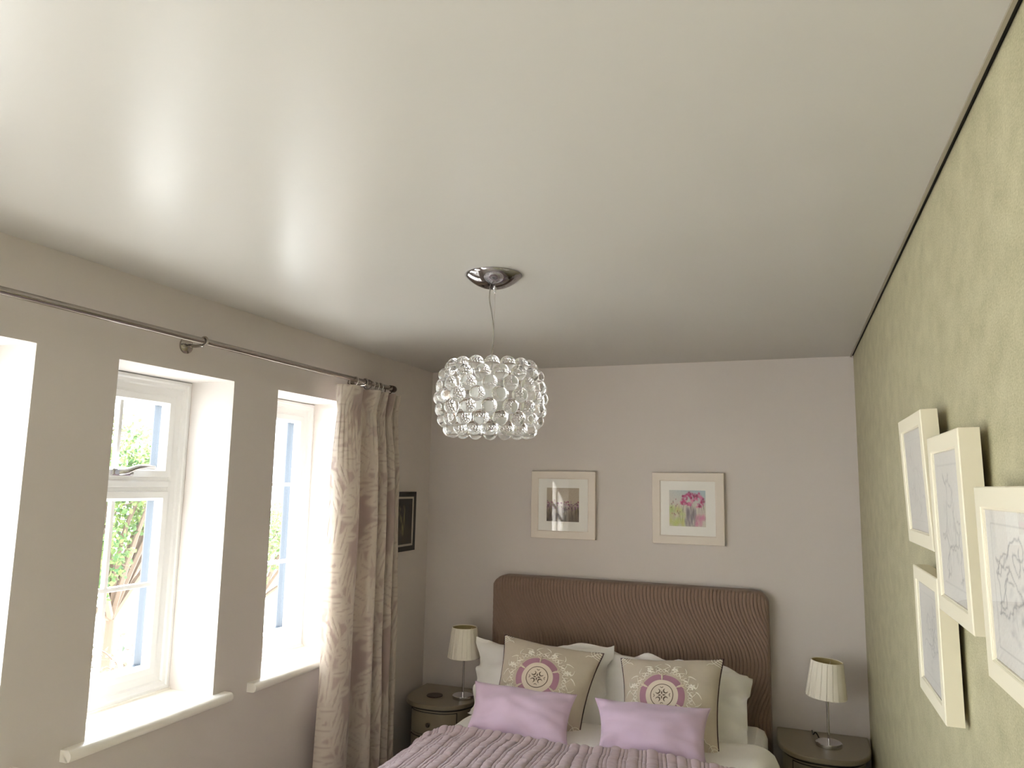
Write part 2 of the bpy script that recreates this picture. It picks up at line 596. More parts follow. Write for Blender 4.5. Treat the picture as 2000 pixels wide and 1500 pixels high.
def window(n, y0, y1, split, label):
    t = thing('window_%d' % n, None, None, (FX, (y0 + y1) / 2, ZB), kind='structure')
    t['label'] = label
    z0, z1 = ZB + .008, ZT - 0.004
    ring(y0 + .001, y1 - .001, z0, z1, FRAME, 'window_frame', t)
    a, c = y0 + .072, y1 - .072
    if split:
        zt = 1.712
        b = MB()
        b.box(FX - .07, FX - .020, a, c, zt - .030, zt + .030)
        b.box(FX - .021, FX - .013, a, c, zt - .012, zt + .014)
        b.build('transom', M['upvc'], t, bevel=0.004)
        for (za, zb) in ((zt + .028, z1 - .068), (z0 + .068, zt - .028)):
            s = ring(a, c, za, zb, SASH, 'window_sash', t)
            ring(a, c, za, zb, OUTER, 'outer_sash', s, 'slate')
            pane(a + .03, c - .03, za + .03, zb - .03, t)
            bar_v((a + c) / 2 - .032, za + .03, zb - .03, t)
            if za < zt:
                bar_h(1.315, a + .03, c - .03, t)
        handle((a + c) / 2 - .02, zt + .046, t)
    else:
        za, zb = z0 + .068, z1 - .068
        s = ring(a, c, za, zb, SASH, 'window_sash', t)
        ring(a, c, za, zb, OUTER, 'outer_sash', s, 'slate')
        pane(a + .03, c - .03, za + .03, zb - .03, t)
        bar_v((a + c) / 2 - .032, za + .03, zb - .03, t)
        bar_h(1.716, a + .03, c - .03, t)
        bar_h(1.330, a + .03, c - .03, t)
    sill(y0, y1, t)


window(1, *WINS[0], False, 'white framed window farthest from the bed wall, only its reveal in view')
window(2, *WINS[1], True, 'white window with a chrome handled top light and a lower pane below')
window(3, *WINS[2], False, 'white narrow window with two cross bars beside the curtain')

t = thing('added_door_1', None, None, (FX, (ADDED_DOOR[0] + ADDED_DOOR[1]) / 2, ADDED_DOOR[2]), kind='structure')  # invented opening, never in view, added to brighten the room
t['label'] = 'white glazed double doors behind the photographer, unseen, added to let in more daylight'
ring(ADDED_DOOR[0] + .001, ADDED_DOOR[1] - .001, ADDED_DOOR[2], ADDED_DOOR[3] - .002, FRAME, 'added_door_frame', t)
ym = (ADDED_DOOR[0] + ADDED_DOOR[1]) / 2
for (ya, yb) in ((ADDED_DOOR[0] + .062, ym - .002), (ym + .002, ADDED_DOOR[1] - .062)):
    ring(ya, yb, ADDED_DOOR[2] + .062, ADDED_DOOR[3] - .064, SASH, 'added_door_leaf', t)
    pane(ya + .03, yb - .03, ADDED_DOOR[2] + .09, ADDED_DOOR[3] - .09, t)

# ------------------------------------------------------------------ outside
b = MB(); b.box(-70, 0.0, -40, 70, -3.0, -2.75); tag(b.build('ground', M['ground']), kind='structure')
b = MB()
b.add([(-26, -30, -2.745), (-21, -30, -2.745), (-21, 60, -2.745), (-26, 60, -2.745)], [(0, 1, 2, 3)])
tag(b.build('road', M['road']), kind='structure')
# low brick garden wall across the road
t = thing('garden_wall', 'low red brick garden wall across the road seen through the window', 'wall', (-28, 14, -2.75))
b = MB(); b.box(-28.2, -27.9, -10, 50, -2.75, -2.0); b.build('wall_body', M['brick'], t)
b = MB(); b.box(-28.25, -27.85, -10, 50, -2.0, -1.93); b.build('coping', M['road'], t)


def leaves(clusters, n, size, name, mat, parent, seed):
    r = np.random.default_rng(seed)
    cl = np.array([c[:3] for c in clusters]); ra = np.array([c[3] for c in clusters])
    wgt = ra ** 2 / (ra ** 2).sum()
    k = r.choice(len(cl), n, p=wgt)
    d = r.normal(size=(n, 3)); d /= np.linalg.norm(d, axis=1)[:, None]
    rad = ra[k] * r.uniform(0.35, 1.0, n) ** 0.6
    c = cl[k] + d * rad[:, None] * np.array([1, 1, 0.85])
    ax = r.normal(size=(n, 3)); ax[:, 2] -= 0.5; ax /= np.linalg.norm(ax, axis=1)[:, None]
    sd = np.cross(ax, r.normal(size=(n, 3))); sd /= np.linalg.norm(sd, axis=1)[:, None]
    nn = np.cross(ax, sd)
    s = size * r.uniform(0.6, 1.25, n)[:, None]
    v = np.empty((n, 6, 3))
    v[:, 0] = c - ax * s * 0.5
    v[:, 1] = c - ax * s * 0.05 + sd * s * 0.34 + nn * s * .10
    v[:, 2] = c + ax * s * 0.22 + sd * s * 0.24 + nn * s * .08
    v[:, 3] = c + ax * s * 0.55 - nn * s * .05
    v[:, 4] = c + ax * s * 0.22 - sd * s * 0.24 + nn * s * .08
    v[:, 5] = c - ax * s * 0.05 - sd * s * 0.34 + nn * s * .10
    v = v.reshape(-1, 3) - np.array(parent['_o'])
    me = bpy.data.meshes.new(name)
    f = []
    for i in range(n):
        o = i * 6
        f.append((o, o + 1, o + 2, o + 3)); f.append((o, o + 3, o + 4, o + 5))
    me.from_pydata(v.tolist(), [], f)
    at = me.color_attributes.new('Col', 'FLOAT_COLOR', 'POINT')
    g = np.repeat(r.uniform(0, 1, n), 6)
    at.data.foreach_set('color', np.stack([g, g, g, np.ones_like(g)], 1).astype(np.float32).ravel())
    me.materials.append(mat)
    o = bpy.data.objects.new(name, me); col.objects.link(o); o.parent = parent
    o['kind'] = 'stuff'
    return o


def tree(name, label, base, clusters, n, size, mat, seed, trunk_r, group=None):
    t = thing(name, label, 'tree' if trunk_r > .03 else 'shrub', base, group)
    r = random.Random(seed)
    cx = sum(c[0] for c in clusters) / len(clusters); cy = sum(c[1] for c in clusters) / len(clusters)
    zmin = min(c[2] - c[3] for c in clusters)
    B = Vector(base)
    fork = Vector((B.x + (cx - B.x) * .4, B.y + (cy - B.y) * .4, max(zmin, B.z + .6)))
    b = MB(); b.tube(catmull([B, B.lerp(fork, .5) + Vector((.05, -.04, 0)), fork], 4), [trunk_r * (1 - .05 * i) for i in range(9)], 8)
    b.build('trunk', M['bark'], t, smooth=True)
    for c in clusters:
        b = MB()
        e = Vector(c[:3])
        mid = fork.lerp(e, .5) + Vector((r.uniform(-.15, .15), r.uniform(-.15, .15), r.uniform(.0, .2)))
        pts = catmull([fork, mid, e], 4)
        b.tube(pts, [trunk_r * (.5 - .04 * i) for i in range(len(pts))], 5)
        for q in range(5):
            d = Vector((r.gauss(0, 1), r.gauss(0, 1), r.gauss(.2, .7))).normalized() * c[3] * .9
            b.tube([e.lerp(mid, .3), e + d * .5 + Vector((0, 0, .03)), e + d], [trunk_r * .2, trunk_r * .13, trunk_r * .05], 4)
        b.build('branch', M['bark'], t, smooth=True)
    leaves(clusters, n, size, 'foliage', mat, t, seed)
    return t


def cl(seed, n, c, s, r0, r1):
    q = random.Random(seed)
    return [(c[0] + q.uniform(-1, 1) * s[0], c[1] + q.uniform(-1, 1) * s[1], c[2] + q.uniform(-1, 1) * s[2], q.uniform(r0, r1)) for _ in range(n)]


tree('leafy_tree', 'leafy green tree outside the window with the chrome handle', (-6.6, 3.5, -2.75),
     cl(3, 17, (-6.6, 3.55, 1.5), (.9, 1.15, 1.0), .45, .75), 8600, .085, M['leaf'], 11, .10)
tree('leafy_tree', 'farther green tree outside the narrow window beside the curtain', (-8.2, 8.6, -2.75),
     cl(5, 12, (-8.2, 8.6, .45), (1.2, 1.5, .55), .4, .7), 5200, .09, M['leaf'], 12, .10)
tree('leafy_shrub', 'sparse twiggy shrub with reddish leaves just below the handled window', (-2.9, 0.5, -2.75),
     cl(8, 9, (-2.75, 0.35, .25), (.35, .75, .28), .22, .36), 520, .055, M['leaf2'], 13, .022)

# ------------------------------------------------------------------ curtain rod, rings, curtain
RX, RZ = 0.09, 2.256
t = thing('curtain_rod', 'long brushed nickel curtain pole above the windows', 'curtain rod', (0, -2.1, RZ))
b = MB(); b.tube([(RX, -3.95, RZ), (RX, -0.672, RZ)], 0.0125, 16); b.build('rod', M['steel'], t, smooth=True)
b = MB(); b.lathe([(0.0, -.012), (.017, -.012), (.019, -.008), (.019, .014), (.016, .022), (0, .024)], (RX, -0.668, RZ), 16, axis='Y')
b.build('finial', M['bronze'], t, smooth=True)
for y in (-3.75, -2.1, -0.955):
    b = MB()
    b.lathe([(0, .0005), (.031, .0005), (.031, .008), (.026, .012), (.014, .016), (0, .018)], (0, y, RZ - .012), 24, axis='X')
    b.tube([(.012, y, RZ - .012), (.05, y, RZ - .016), (RX - .002, y, RZ - .015)], 0.0065, 10)
    b.tube([(RX + .0165 * cos(a), y, RZ + .0165 * sin(a)) for a in [2 * pi * k / 16 for k in range(16)]], 0.0045, 8, closed=True)
    b.build('bracket', M['steel'], t, smooth=True)

PLAN = [(-1.225, .075), (-1.222, .125), (-1.185, .165), (-1.12, .172), (-1.06, .150), (-1.035, .085), (-1.0, .070), (-.965, .10), (-.945, .165), (-.91, .178),
        (-.885, .12), (-.872, .075), (-.85, .085), (-.835, .165), (-.81, .175), (-.79, .10), (-.775, .075), (-.755, .09), (-.745, .16), (-.715, .172),
        (-.695, .10), (-.68, .072), (-.66, .09), (-.65, .15), (-.625, .155), (-.605, .10), (-.60, .065)]
PP = catmull([(y, x, 0) for y, x in PLAN], 13)
ZC = [.02 + .030 * k for k in range(56)]
ZC += [ZC[-1] + (2.212 - ZC[-1]) * k / 60 for k in range(1, 61)]
ZC = [0.02 + 2.192 * k / 330 for k in range(331)]


ARC = [0.0]
for i in range(1, len(PP)):
    ARC.append(ARC[-1] + (PP[i] - PP[i - 1]).length)


def curtain_pt(i, j):
    z = ZC[j]
    y, x = PP[i].x, PP[i].y
    k = min(1, max(0, (z - .3) / 1.8))
    cy = -.93
    # narrower at the top, slightly wider at the hem
    yt = -1.205 + (y + 1.225) / .625 * .545
    y = y * (1 - k) + yt * k
    amp = 1.0
    if z > 2.085:
        amp = .42 + .45 * ((z - 2.085) / .12) ** .8
    elif z > 1.7:
        amp = 1 - .58 * ((z - 1.7) / .385) ** 1.5
    x = .118 + (x - .118) * amp
    gz = math.exp(-((z - 2.07) / (.05 if z > 2.07 else .22)) ** 2)
    x += .0055 * gz * sin(ARC[i] * 2 * pi / .030 + 2 * sin(ARC[i] * 9))
    w = noise.noise(Vector((y * 9, z * 1.6, 3.1))) * .010 * (1 - k * .7)
    w += noise.noise(Vector((y * 30, z * 4, 7.7))) * .004
    return Vector((max(.052, x + w), y + w * .6, z))


t = thing('curtain', 'taupe damask curtain with pinch pleats gathered beside the narrow window', 'curtain', (.11, -.91, 0.0))
b = MB()
nu, nv = len(PP) - 1, len(ZC) - 1
b.grid(curtain_pt, nu, nv)
o = b.build('curtain_panel', M['damask'], t, smooth=True, angle=180, solid=0.003)


def damask_tile(n=200):
    """one repeat of scrolling stems, big lobed leaves and blossoms, as weave lightness 0..1"""
    v, u = np.mgrid[0:1:complex(0, n), 0:1:complex(0, n)]
    img = np.zeros((n, n))
    def dab(cu, cv, ru, rv, an, val, al=1.0):
        nonlocal img
        for ou in (-1, 0, 1):
            for ov in (-1, 0, 1):
                du, dv = u - cu - ou, v - cv - ov
                a = du * cos(an) + dv * sin(an); b_ = -du * sin(an) + dv * cos(an)
                w = 1 / (1 + np.exp(np.clip(14 * (np.sqrt((a / ru) ** 2 + (b_ / rv) ** 2) - 1), -40, 40))) * al
                img = img * (1 - w) + val * w
    r = random.Random(3)
    for (x0, y0, x1, y1, bend) in ((.1, .0, .45, .55, .25), (.45, .55, .1, 1.0, .25), (.6, .5, .95, 1.05, -.22), (.95, .05, .6, .5, -.22), (.45, .55, .72, .72, .3), (.1, .0, -.15, .2, .3)):
        for k in range(26):
            q_ = k / 25
            dx, dy = x1 - x0, y1 - y0
            x = x0 + dx * q_ - dy * bend * sin(pi * q_); y = y0 + dy * q_ + dx * bend * sin(pi * q_)
            dab(x, y, .022, .010, math.atan2(dy, dx), .75)
            if k % 4 == 2:
                for sg in (-1, 1):
                    an = math.atan2(dy, dx) + sg * 1.0
                    L = .085 + .05 * r.random()
                    dab(x + cos(an) * L, y + sin(an) * L, L, .032, an, 1.0)
                    dab(x + cos(an) * L, y + sin(an) * L, L * .8, .006, an, .3)
                    dab(x + cos(an + .5) * L * 1.2, y + sin(an + .5) * L * 1.2, .05, .02, an + .6, .9)
    for (x, y) in ((.28, .30), (.78, .80)):
        for p_ in range(7):
            an = 2 * pi * p_ / 7
            dab(x + .085 * cos(an), y + .085 * sin(an), .07, .042, an, 1.0)
            dab(x + .075 * cos(an), y + .075 * sin(an), .05, .007, an, .35)
        dab(x, y, .04, .04, 0, .4)
    return img


arc = [0.0]
for i in range(1, len(PP)):
    arc.append(arc[-1] + (PP[i] - PP[i - 1]).length)
tile = damask_tile()
A, Zz = np.meshgrid(np.array(arc), np.array(ZC))
rep_ = .62
iu = ((A / rep_) % 1 * 199).astype(int); iv = ((Zz / (rep_ * 1.15)) % 1 * 199).astype(int)
g = tile[iv, iu].ravel()
at = o.data.color_attributes.new('Col', 'FLOAT_COLOR', 'POINT')
at.data.foreach_set('color', np.stack([g, g, g, np.ones_like(g)], 1).astype(np.float32).ravel())
for k, (y, mt, tilt) in enumerate([(-1.06, 'ringmetal', .5), (-.93, 'bronze', .2), (-.898, 'ringmetal', .35), (-.852, 'ringmetal', .25), (-.812, 'ringmetal', .2), (-.705, 'bronze', .9)]):
    b = MB()
    cz = RZ - .0105
    b.tube([(RX + .025 * cos(a), y + .025 * sin(a) * sin(tilt) * .6, cz + .025 * sin(a)) for a in [2 * pi * q / 24 for q in range(24)]], .0028, 8, closed=True)
    b.tube([(RX, y, cz - .025), (RX + .006, y, cz - .035), (RX + .01, y, cz - .05)], .0015, 6)
    tag(b.build('curtain_ring', M[mt], t, smooth=True), 'dark bronze ring' if mt == 'bronze' else None)


# ------------------------------------------------------------------ painted art
def paint(base, strokes, n, seed=0, grain=0.03):
    """base: function (u,v)->rgb arrays; strokes: (u, v, ru, rv, angle, rgb, alpha)"""
    v, u = np.mgrid[0:1:complex(0, n), 0:1:complex(0, n)]
    img = base(u, v)
    for (cu, cv, ru, rv, an, c, al) in strokes:
        du, dv = u - cu, v - cv
        a = du * cos(an) + dv * sin(an); bb = -du * sin(an) + dv * cos(an)
        w = np.exp(-((a / ru) ** 2 + (bb / rv) ** 2) ** 1.5) * al
        img = img * (1 - w[..., None]) + np.array(c)[None, None] * w[..., None]
    r = np.random.default_rng(seed)
    img = np.clip(img * (1 + grain * r.normal(size=img.shape[:2])[..., None]), 0, 1)
    return img  # srgb 0..1


def art_mesh(name, O, U, V, w, h, img, parent):
    n = img.shape[0]
    O, U, V = Vector(O) - Vector(parent['_o']), Vector(U), Vector(V)
    vs_ = [tuple(O + U * (w * i / (n - 1)) + V * (h * j / (n - 1))) for j in range(n) for i in range(n)]
    fs = [(j * n + i, j * n + i + 1, (j + 1) * n + i + 1, (j + 1) * n + i) for j in range(n - 1) for i in range(n - 1)]
    me = bpy.data.meshes.new(name)
    me.from_pydata(vs_, [], fs)
    lin = np.where(img <= .04045, img / 12.92, ((img + .055) / 1.055) ** 2.4)
    a = me.color_attributes.new('Col', 'FLOAT_COLOR', 'POINT')
    a.data.foreach_set('color', np.concatenate([lin, np.ones((n, n, 1))], 2).astype(np.float32).ravel())
    me.materials.append(M['art'])
    o = bpy.data.objects.new(name, me); col.objects.link(o); o.parent = parent
    return o


def C(r, g, b): return (r / 255, g / 255, b / 255)


def flowers_right():
    r = random.Random(4)
    def base(u, v):
        a = np.array(C(214, 206, 196)); t_ = np.array(C(176, 194, 204))
        k = np.clip((v - .55) * 2 * (0.4 + u), 0, 1)[..., None]
        return a * (1 - k) + t_ * k
    S = []
    for _ in range(40):
        S.append((r.uniform(.02, .42), r.uniform(0, .5), r.uniform(.03, .1), r.uniform(.05, .14), r.uniform(-.4, .4), C(r.randint(170, 205), r.randint(190, 214), r.randint(96, 140)), .35))
    for _ in range(26):
        S.append((r.uniform(.45, .75), r.uniform(0, .5), r.uniform(.015, .04), r.uniform(.08, .2), r.uniform(-.15, .15), C(*r.choice([(120, 110, 122), (150, 138, 150), (104, 92, 104), (160, 150, 150)])), .55))
    for _ in range(16):
        S.append((r.uniform(.72, .95), r.uniform(0, .28), r.uniform(.03, .08), r.uniform(.05, .1), 0, C(206, 120, 160), .35))
    for _ in range(34):
        x = r.uniform(.05, .98)
        S.append((x, r.uniform(.2, .6), .006, r.uniform(.06, .16), r.uniform(-.3, .3), C(*r.choice([(86, 84, 72), (120, 118, 96), (150, 120, 140)])), .5))
    for (x, y) in ((.42, .84), (.52, .88), (.60, .80), (.74, .82), (.82, .87), (.90, .80), (.36, .66), (.47, .62), (.58, .64), (.70, .74), (.84, .58), (.92, .68), (.44, .74), (.64, .88)):
        for _ in range(7):
            S.append((x + r.gauss(0, .035), y + r.gauss(0, .03), r.uniform(.02, .045), r.uniform(.018, .04), r.uniform(0, 3), C(*r.choice([(196, 74, 130), (168, 36, 92), (222, 130, 172), (140, 30, 76), (206, 100, 150)])), .75))
    for _ in range(14):
        S.append((r.uniform(.03, .3), r.uniform(.3, .75), .015, .02, 0, C(*r.choice([(120, 60, 66), (96, 104, 84), (150, 70, 80)])), .6))
    return paint(base, S, 110, 1)


def flowers_left():
    r = random.Random(9)
    def base(u, v):
        a = np.array(C(120, 108, 98)); t_ = np.array(C(188, 176, 158))
        k = np.clip((v - .1) * 2.2, 0, 1)[..., None]
        return a * (1 - k) + t_ * k
    S = []
    for _ in range(80):
        S.append((r.uniform(0, 1), r.uniform(0, .38), r.uniform(.008, .02), r.uniform(.06, .2), r.uniform(-.15, .15), C(*r.choice([(70, 62, 52), (110, 98, 70), (54, 48, 46), (128, 112, 104), (150, 134, 120)])), .6))
    for _ in range(110):
        S.append((r.uniform(0, 1), r.gauss(.47, .07), r.uniform(.012, .026), r.uniform(.012, .03), r.uniform(0, 3), C(*r.choice([(120, 80, 116), (86, 54, 84), (164, 128, 156), (74, 44, 60), (186, 156, 172)])), .7))
    for _ in range(10):
        S.append((r.uniform(0, 1), r.gauss(.56, .04), .02, .02, 0, C(120, 36, 74), .8))
    return paint(base, S, 110, 2)


def dark_study():
    r = random.Random(2)
    def base(u, v): return np.ones(u.shape + (3,)) * np.array(C(30, 22, 18))
    S = []
    for _ in range(40):
        S.append((r.gauss(.5, .3), r.uniform(0, .4), .1, .12, r.uniform(0, 3), C(58, 50, 30), .3))
    for (x, y, h_) in ((.25, .8, .06), (.2, .68, .09), (.28, .6, .1), (.34, .52, .12), (.42, .4, .14), (.48, .3, .14), (.5, .6, .16), (.56, .72, .1), (.46, .78, .08), (.52, .48, .12), (.44, .22, .07)):
        for _ in range(4):
            S.append((x + r.gauss(0, .03), y + r.gauss(0, .03), .025, h_ * .6, r.uniform(-.25, .25), C(*r.choice([(150, 146, 84), (176, 170, 120), (112, 104, 60), (132, 122, 72)])), .5))
    for _ in range(12):
        S.append((r.uniform(.65, .9), r.uniform(.5, .9), .03, .08, 0, C(46, 34, 40), .5))
    return paint(base, S, 90, 3, .08)


def sketch(seed, faint, warm=False):
    r = random.Random(seed)
    def base(u, v): return np.ones(u.shape + (3,)) * np.array(C(236, 233, 226))
    S = []
    # thin border line of the etching plate
    for e in range(2):
        pass
    for _ in range(5):
        x, y = r.uniform(.3, .7), r.uniform(.62, .8)
        a = r.uniform(-2.4, -.8)
        for k in range(46):
            g = r.randint(70, 130) if not warm else r.randint(90, 140)
            S.append((x, y, .022, .007, a, C(g, g, g + 4), faint))
            a += r.gauss(0, .45)
            x += cos(a) * .022; y += sin(a) * .022
            if not (.16 < x < .84 and .14 < y < .84):
                a += pi * .7
                x = min(max(x, .16), .84); y = min(max(y, .14), .84)
    for _ in range(26):
        S.append((r.gauss(.5, .14), r.gauss(.40, .13), r.uniform(.02, .06), r.uniform(.01, .03), r.uniform(0, 3), C(120, 120, 124), faint * .45))
    img = paint(base, S, 100, seed, .01)
    n = img.shape[0]
    k0, k1 = int(.1 * n), int(.9 * n)
    ln = 1 - .35 * faint
    img[k0, k0:k1] *= ln; img[k1, k0:k1] *= ln; img[k0:k1, k0] *= ln; img[k0:k1, k1] *= ln
    return img


# ------------------------------------------------------------------ picture frames
def picture(name, label, O, U, V, N, w, h, bar, depth, art_rect, img, fmat, group=None, slip=False, art_label=None):
    """O = lower corner on the back plane; N points into the room"""
    O, U, V, N = Vector(O), Vector(U).normalized(), Vector(V).normalized(), Vector(N).normalized()
    base = O + U * (w / 2)
    t = thing(name, label, 'picture', tuple(base), group)
    b = MB()
    b.rect_sweep([(0, 0), (0, depth - .002), (.002, depth), (bar - .002, depth), (bar, depth - .002), (bar, depth - .003), (bar + .003, depth - .004), (bar + .003, 0)], O, U, V, N, w, h)
    b.build('frame', M[fmat], t)
    i = bar
    if slip:
        b = MB(); b.rect_sweep([(bar - .001, depth - .004), (bar - .001, depth - .0015), (bar + .011, depth - .0030), (bar + .011, depth - .0045)], O, U, V, N, w, h)
        b.build('slip', M['silver'], t)
        i = bar + .010
    d = depth - .0055
    b = MB()
    q = O + U * i + V * i + N * (d - .001)
    ww, hh = w - 2 * i, h - 2 * i
    b.add([q, q + U * ww, q + U * ww + V * hh, q + V * hh], [(0, 1, 2, 3)])
    b.build('mount', M['mat'], t)
    au, av, aw, ah = art_rect
    art_mesh('print', tuple(O + U * au + V * av + N * (d - .0004)), U, V, aw, ah, img, t)
    b = MB()
    q = O + U * i + V * i + N * (d + .002)
    b.add([q, q + U * ww, q + U * ww + V * hh, q + V * hh], [(0, 1, 2, 3)])
    b.build('glass', M['picglass'], t)
    return t


X, Z3 = (1, 0, 0), (0, 0, 1)
picture('framed_print', 'square limed frame over the headboard, purple flowers half lost in window reflection', (.702, -.004, 1.425), X, Z3, (0, -1, 0), .395, .395, .043, .026,
        (.097, .100, .199, .197), flowers_left(), 'limed', 'flower prints over the bed')
picture('framed_print', 'square limed frame over the headboard, bright pink blooms in grey and green', (1.427, -.004, 1.425), X, Z3, (0, -1, 0), .395, .395, .045, .026,
        (.096, .098, .199, .199), flowers_right(), 'limed', 'flower prints over the bed')
picture('framed_print', 'small black framed dark painting between curtain and corner', (.003, -.482, 1.334), (0, 1, 0), Z3, (1, 0, 0), .277, .348, .030, .018,
        (.038, .038, .201, .272), dark_study(), 'blackframe', slip=True)


def right_picture(label, yc, zc, w, h, lean, seed, faint):
    # hangs on wall_right; U runs towards the camera side (-y), N into the room (-x)
    a = math.atan2(lean, h)
    U = Vector((0, -1, 0)); V = Vector((-sin(a), 0, cos(a))); N = Vector((-cos(a), 0, -sin(a)))
    O = Vector((W - .010, yc + w / 2, zc - h / 2))
    m_ = .15
    picture('framed_sketch', label, O, U, V, N, w, h, .034, .036, (.036, .036, w - .072, h - .072), sketch(seed, faint), 'creamframe', 'cream framed sketches on the papered wall')


right_picture('cream framed faint sketch, uppermost and nearest the bed corner', -2.200, 1.768, .355, .318, .012, 21, .08)
right_picture('cream framed sketch with tall narrow drawing, second along from the corner', -2.570, 1.674, .318, .366, .006, 22, .22)
right_picture('cream framed sketch hung lowest, under the faint uppermost one', -2.243, 1.402, .330, .304, .002, 23, .16)
right_picture('cream framed sketch cut off by the picture edge, largest in view', -3.005, 1.597, .370, .306, .004, 24, .30)

# ------------------------------------------------------------------ pendant lamp
PX, PY, PZ = 1.230, -1.992, 2.020
t = thing('pendant_lamp', 'pendant of clear bubbles hanging from a chrome ceiling dome', 'pendant lamp', (PX, PY, H))
b = MB()
prof = [(0.0985, -.0005), (0.0990, -.0025)]
Rc = (.0985 ** 2 + .046 ** 2) / (2 * .046)
for k in range(1, 15):
    r_ = .0985 * (1 - k / 14)
    prof.append((r_, -.0025 - (sqrt(Rc ** 2 - r_ ** 2) - (Rc - .046))))
b.lathe(prof, (PX, PY, H), 48)
b.build('canopy', M['darkchrome'], t, smooth=True, angle=60)
b = MB()
b.lathe([(0, -.042), (.007, -.042), (.007, -.050), (.0045, -.052), (.0045, -.064), (0, -.064)], (PX + .006, PY, H), 14)
b.lathe([(0, -.040), (.006, -.040), (.006, -.047), (0, -.048)], (PX - .010, PY - .004, H), 12)
b.build('cable_grip', M['chrome'], t, smooth=True)
b = MB(); b.tube([(PX + .006, PY, H - .06), (PX + .004, PY, PZ + .165), (PX, PY, PZ + .10)], .0011, 6); b.build('suspension_wire', M['steel'], t)
b = MB()
b.tube(catmull([(PX - .010, PY - .004, H - .046), (PX - .013, PY - .003, H - .085), (PX - .005, PY, H - .13), (PX + .003, PY, H - .19), (PX + .003, PY, PZ + .19), (PX - .004, PY, PZ + .14), (PX - .003, PY, PZ + .10)], 6), .0026, 8)
b.build('power_cord', plain('grey_flex', srgb(150, 146, 138), .45), t, smooth=True)
b = MB()
b.lathe([(.030, -.062), (.050, -.055), (.056, -.03), (.056, .03), (.050, .055), (.030, .062)], (PX, PY, PZ), 40)
b.build('diffuser', M['frosted'], t, smooth=True)
b = MB()
b.lathe([(0, .10), (.012, .10), (.012, .06), (.018, .05), (.018, .0), (.028, -.02), (.030, -.05), (.018, -.075), (0, -.08)], (PX, PY, PZ), 20)
for k in range(3):
    a = 2 * pi * k / 3
    b.tube([(PX, PY, PZ + .09), (PX + .1 * cos(a), PY + .1 * sin(a), PZ + .092)], .003, 6)
b.build('lamp_holder', M['chrome'], t, smooth=True)
# one bead mesh, shared
RB = 0.0255
bb = MB()
bb.lathe([(RB * sin(pi * k / 16) if 0 < k < 16 else 0.0, -RB * cos(pi * k / 16)) for k in range(17)], (0, 0, 0), 28)
bead0 = bb.build('bead', M['acrylic'], None, smooth=True, angle=180)
rows = [(-.1035, .1330, 16, .0), (-.073, .1540, 16, .5), (-.037, .1640, 15, .1), (0.0, .1675, 15, .55), (.037, .1640, 15, .1), (.073, .1540, 16, .5), (.1035, .1330, 16, .0)]
first = True
for (dz, r, n, ph) in rows:
    for k in range(n):
        a = 2 * pi * (k + ph) / n
        o = bead0 if first else bead0.copy()
        if not first:
            col.objects.link(o)
        first = False
        o.parent = t
        o.location = (r * cos(a), r * sin(a), PZ - H + dz)
        o.rotation_euler = (random.uniform(0, 3), random.uniform(0, 3), 0)

# ------------------------------------------------------------------ bed
bed = thing('bed', 'double bed with tall brown corded headboard against the far wall', 'bed', (1.265, -1.1, 0))
HX0, HX1, HZ = 0.492, 2.040, 1.205


def headboard():
    b = MB()
    y_back, y_front = -.012, -.100
    rc = .085
    nx, nz = 1180, 210
    def edge_top(x):
        # rounded, slightly cut corners
        d = min(x - HX0, HX1 - x)
        if d >= rc: return HZ
        k = 1 - d / rc
        return HZ - rc * (1 - sqrt(max(0, 1 - k ** 2.2))) * .85
    def P(i, j):
        x = HX0 + (HX1 - HX0) * i / nx
        zt = edge_top(x)
        z = .25 + (zt - .25) * j / nz
        d = min(x - HX0, HX1 - x, zt - z)
        rnd = .018
        y = y_front + (rnd - sqrt(max(0, rnd ** 2 - (rnd - min(d, rnd)) ** 2))) * 1.3
        dd = HZ - z
        g = -.050 * sin(2 * pi * (dd + .10) / .62) + .045 * (dd - .2) + .012 * sin(4 * x + 1)
        s = (x - g) / .0192
        f = s - math.floor(s)
        rib = (max(0, 1 - abs(2 * f - 1) ** 3.0)) ** .55
        y -= .0080 * rib * min(1, d / .006)
        return (x, y, z)
    b.grid(P, nx, nz)
    # sides, top and back
    def Q(i, j):
        x = HX0 + (HX1 - HX0) * i / nx
        y0 = P(i, nz)[1]
        return (x, y0 + (y_back - y0) * j, edge_top(x))
    b.grid(Q, nx, 1)
    for i in (0, nx):
        x = HX0 if i == 0 else HX1
        zt = edge_top(x)
        y0 = P(i, nz // 2)[1]
        b.add([(x, y0, .25), (x, y_back, .25), (x, y_back, zt), (x, y0, zt)], [(0, 1, 2, 3)])
    b.add([(HX0, y_back, .25), (HX1, y_back, .25), (HX1, y_back, HZ - rc), (HX0, y_back, HZ - rc)], [(0, 1, 2, 3)])
    b.build('headboard', M['headboard'], bed, smooth=True, angle=60)


headboard()
b = MB(); b.box(.52, 2.01, -2.10, -.115, .08, .32); b.build('bed_base', M['headboard'], bed, bevel=.02)
for (x, y) in ((.6, -.25), (1.93, -.25), (.6, -1.98), (1.93, -1.98)):
    b = MB(); b.lathe([(.0, 0), (.022, 0), (.028, .085), (0, .085)], (x, y, 0), 12); b.build('leg', M['black'], bed)
b = MB(); b.box(.61, 2.02, -2.09, -.118, .32, .548); b.build('mattress', M['white'], bed, bevel=.05)


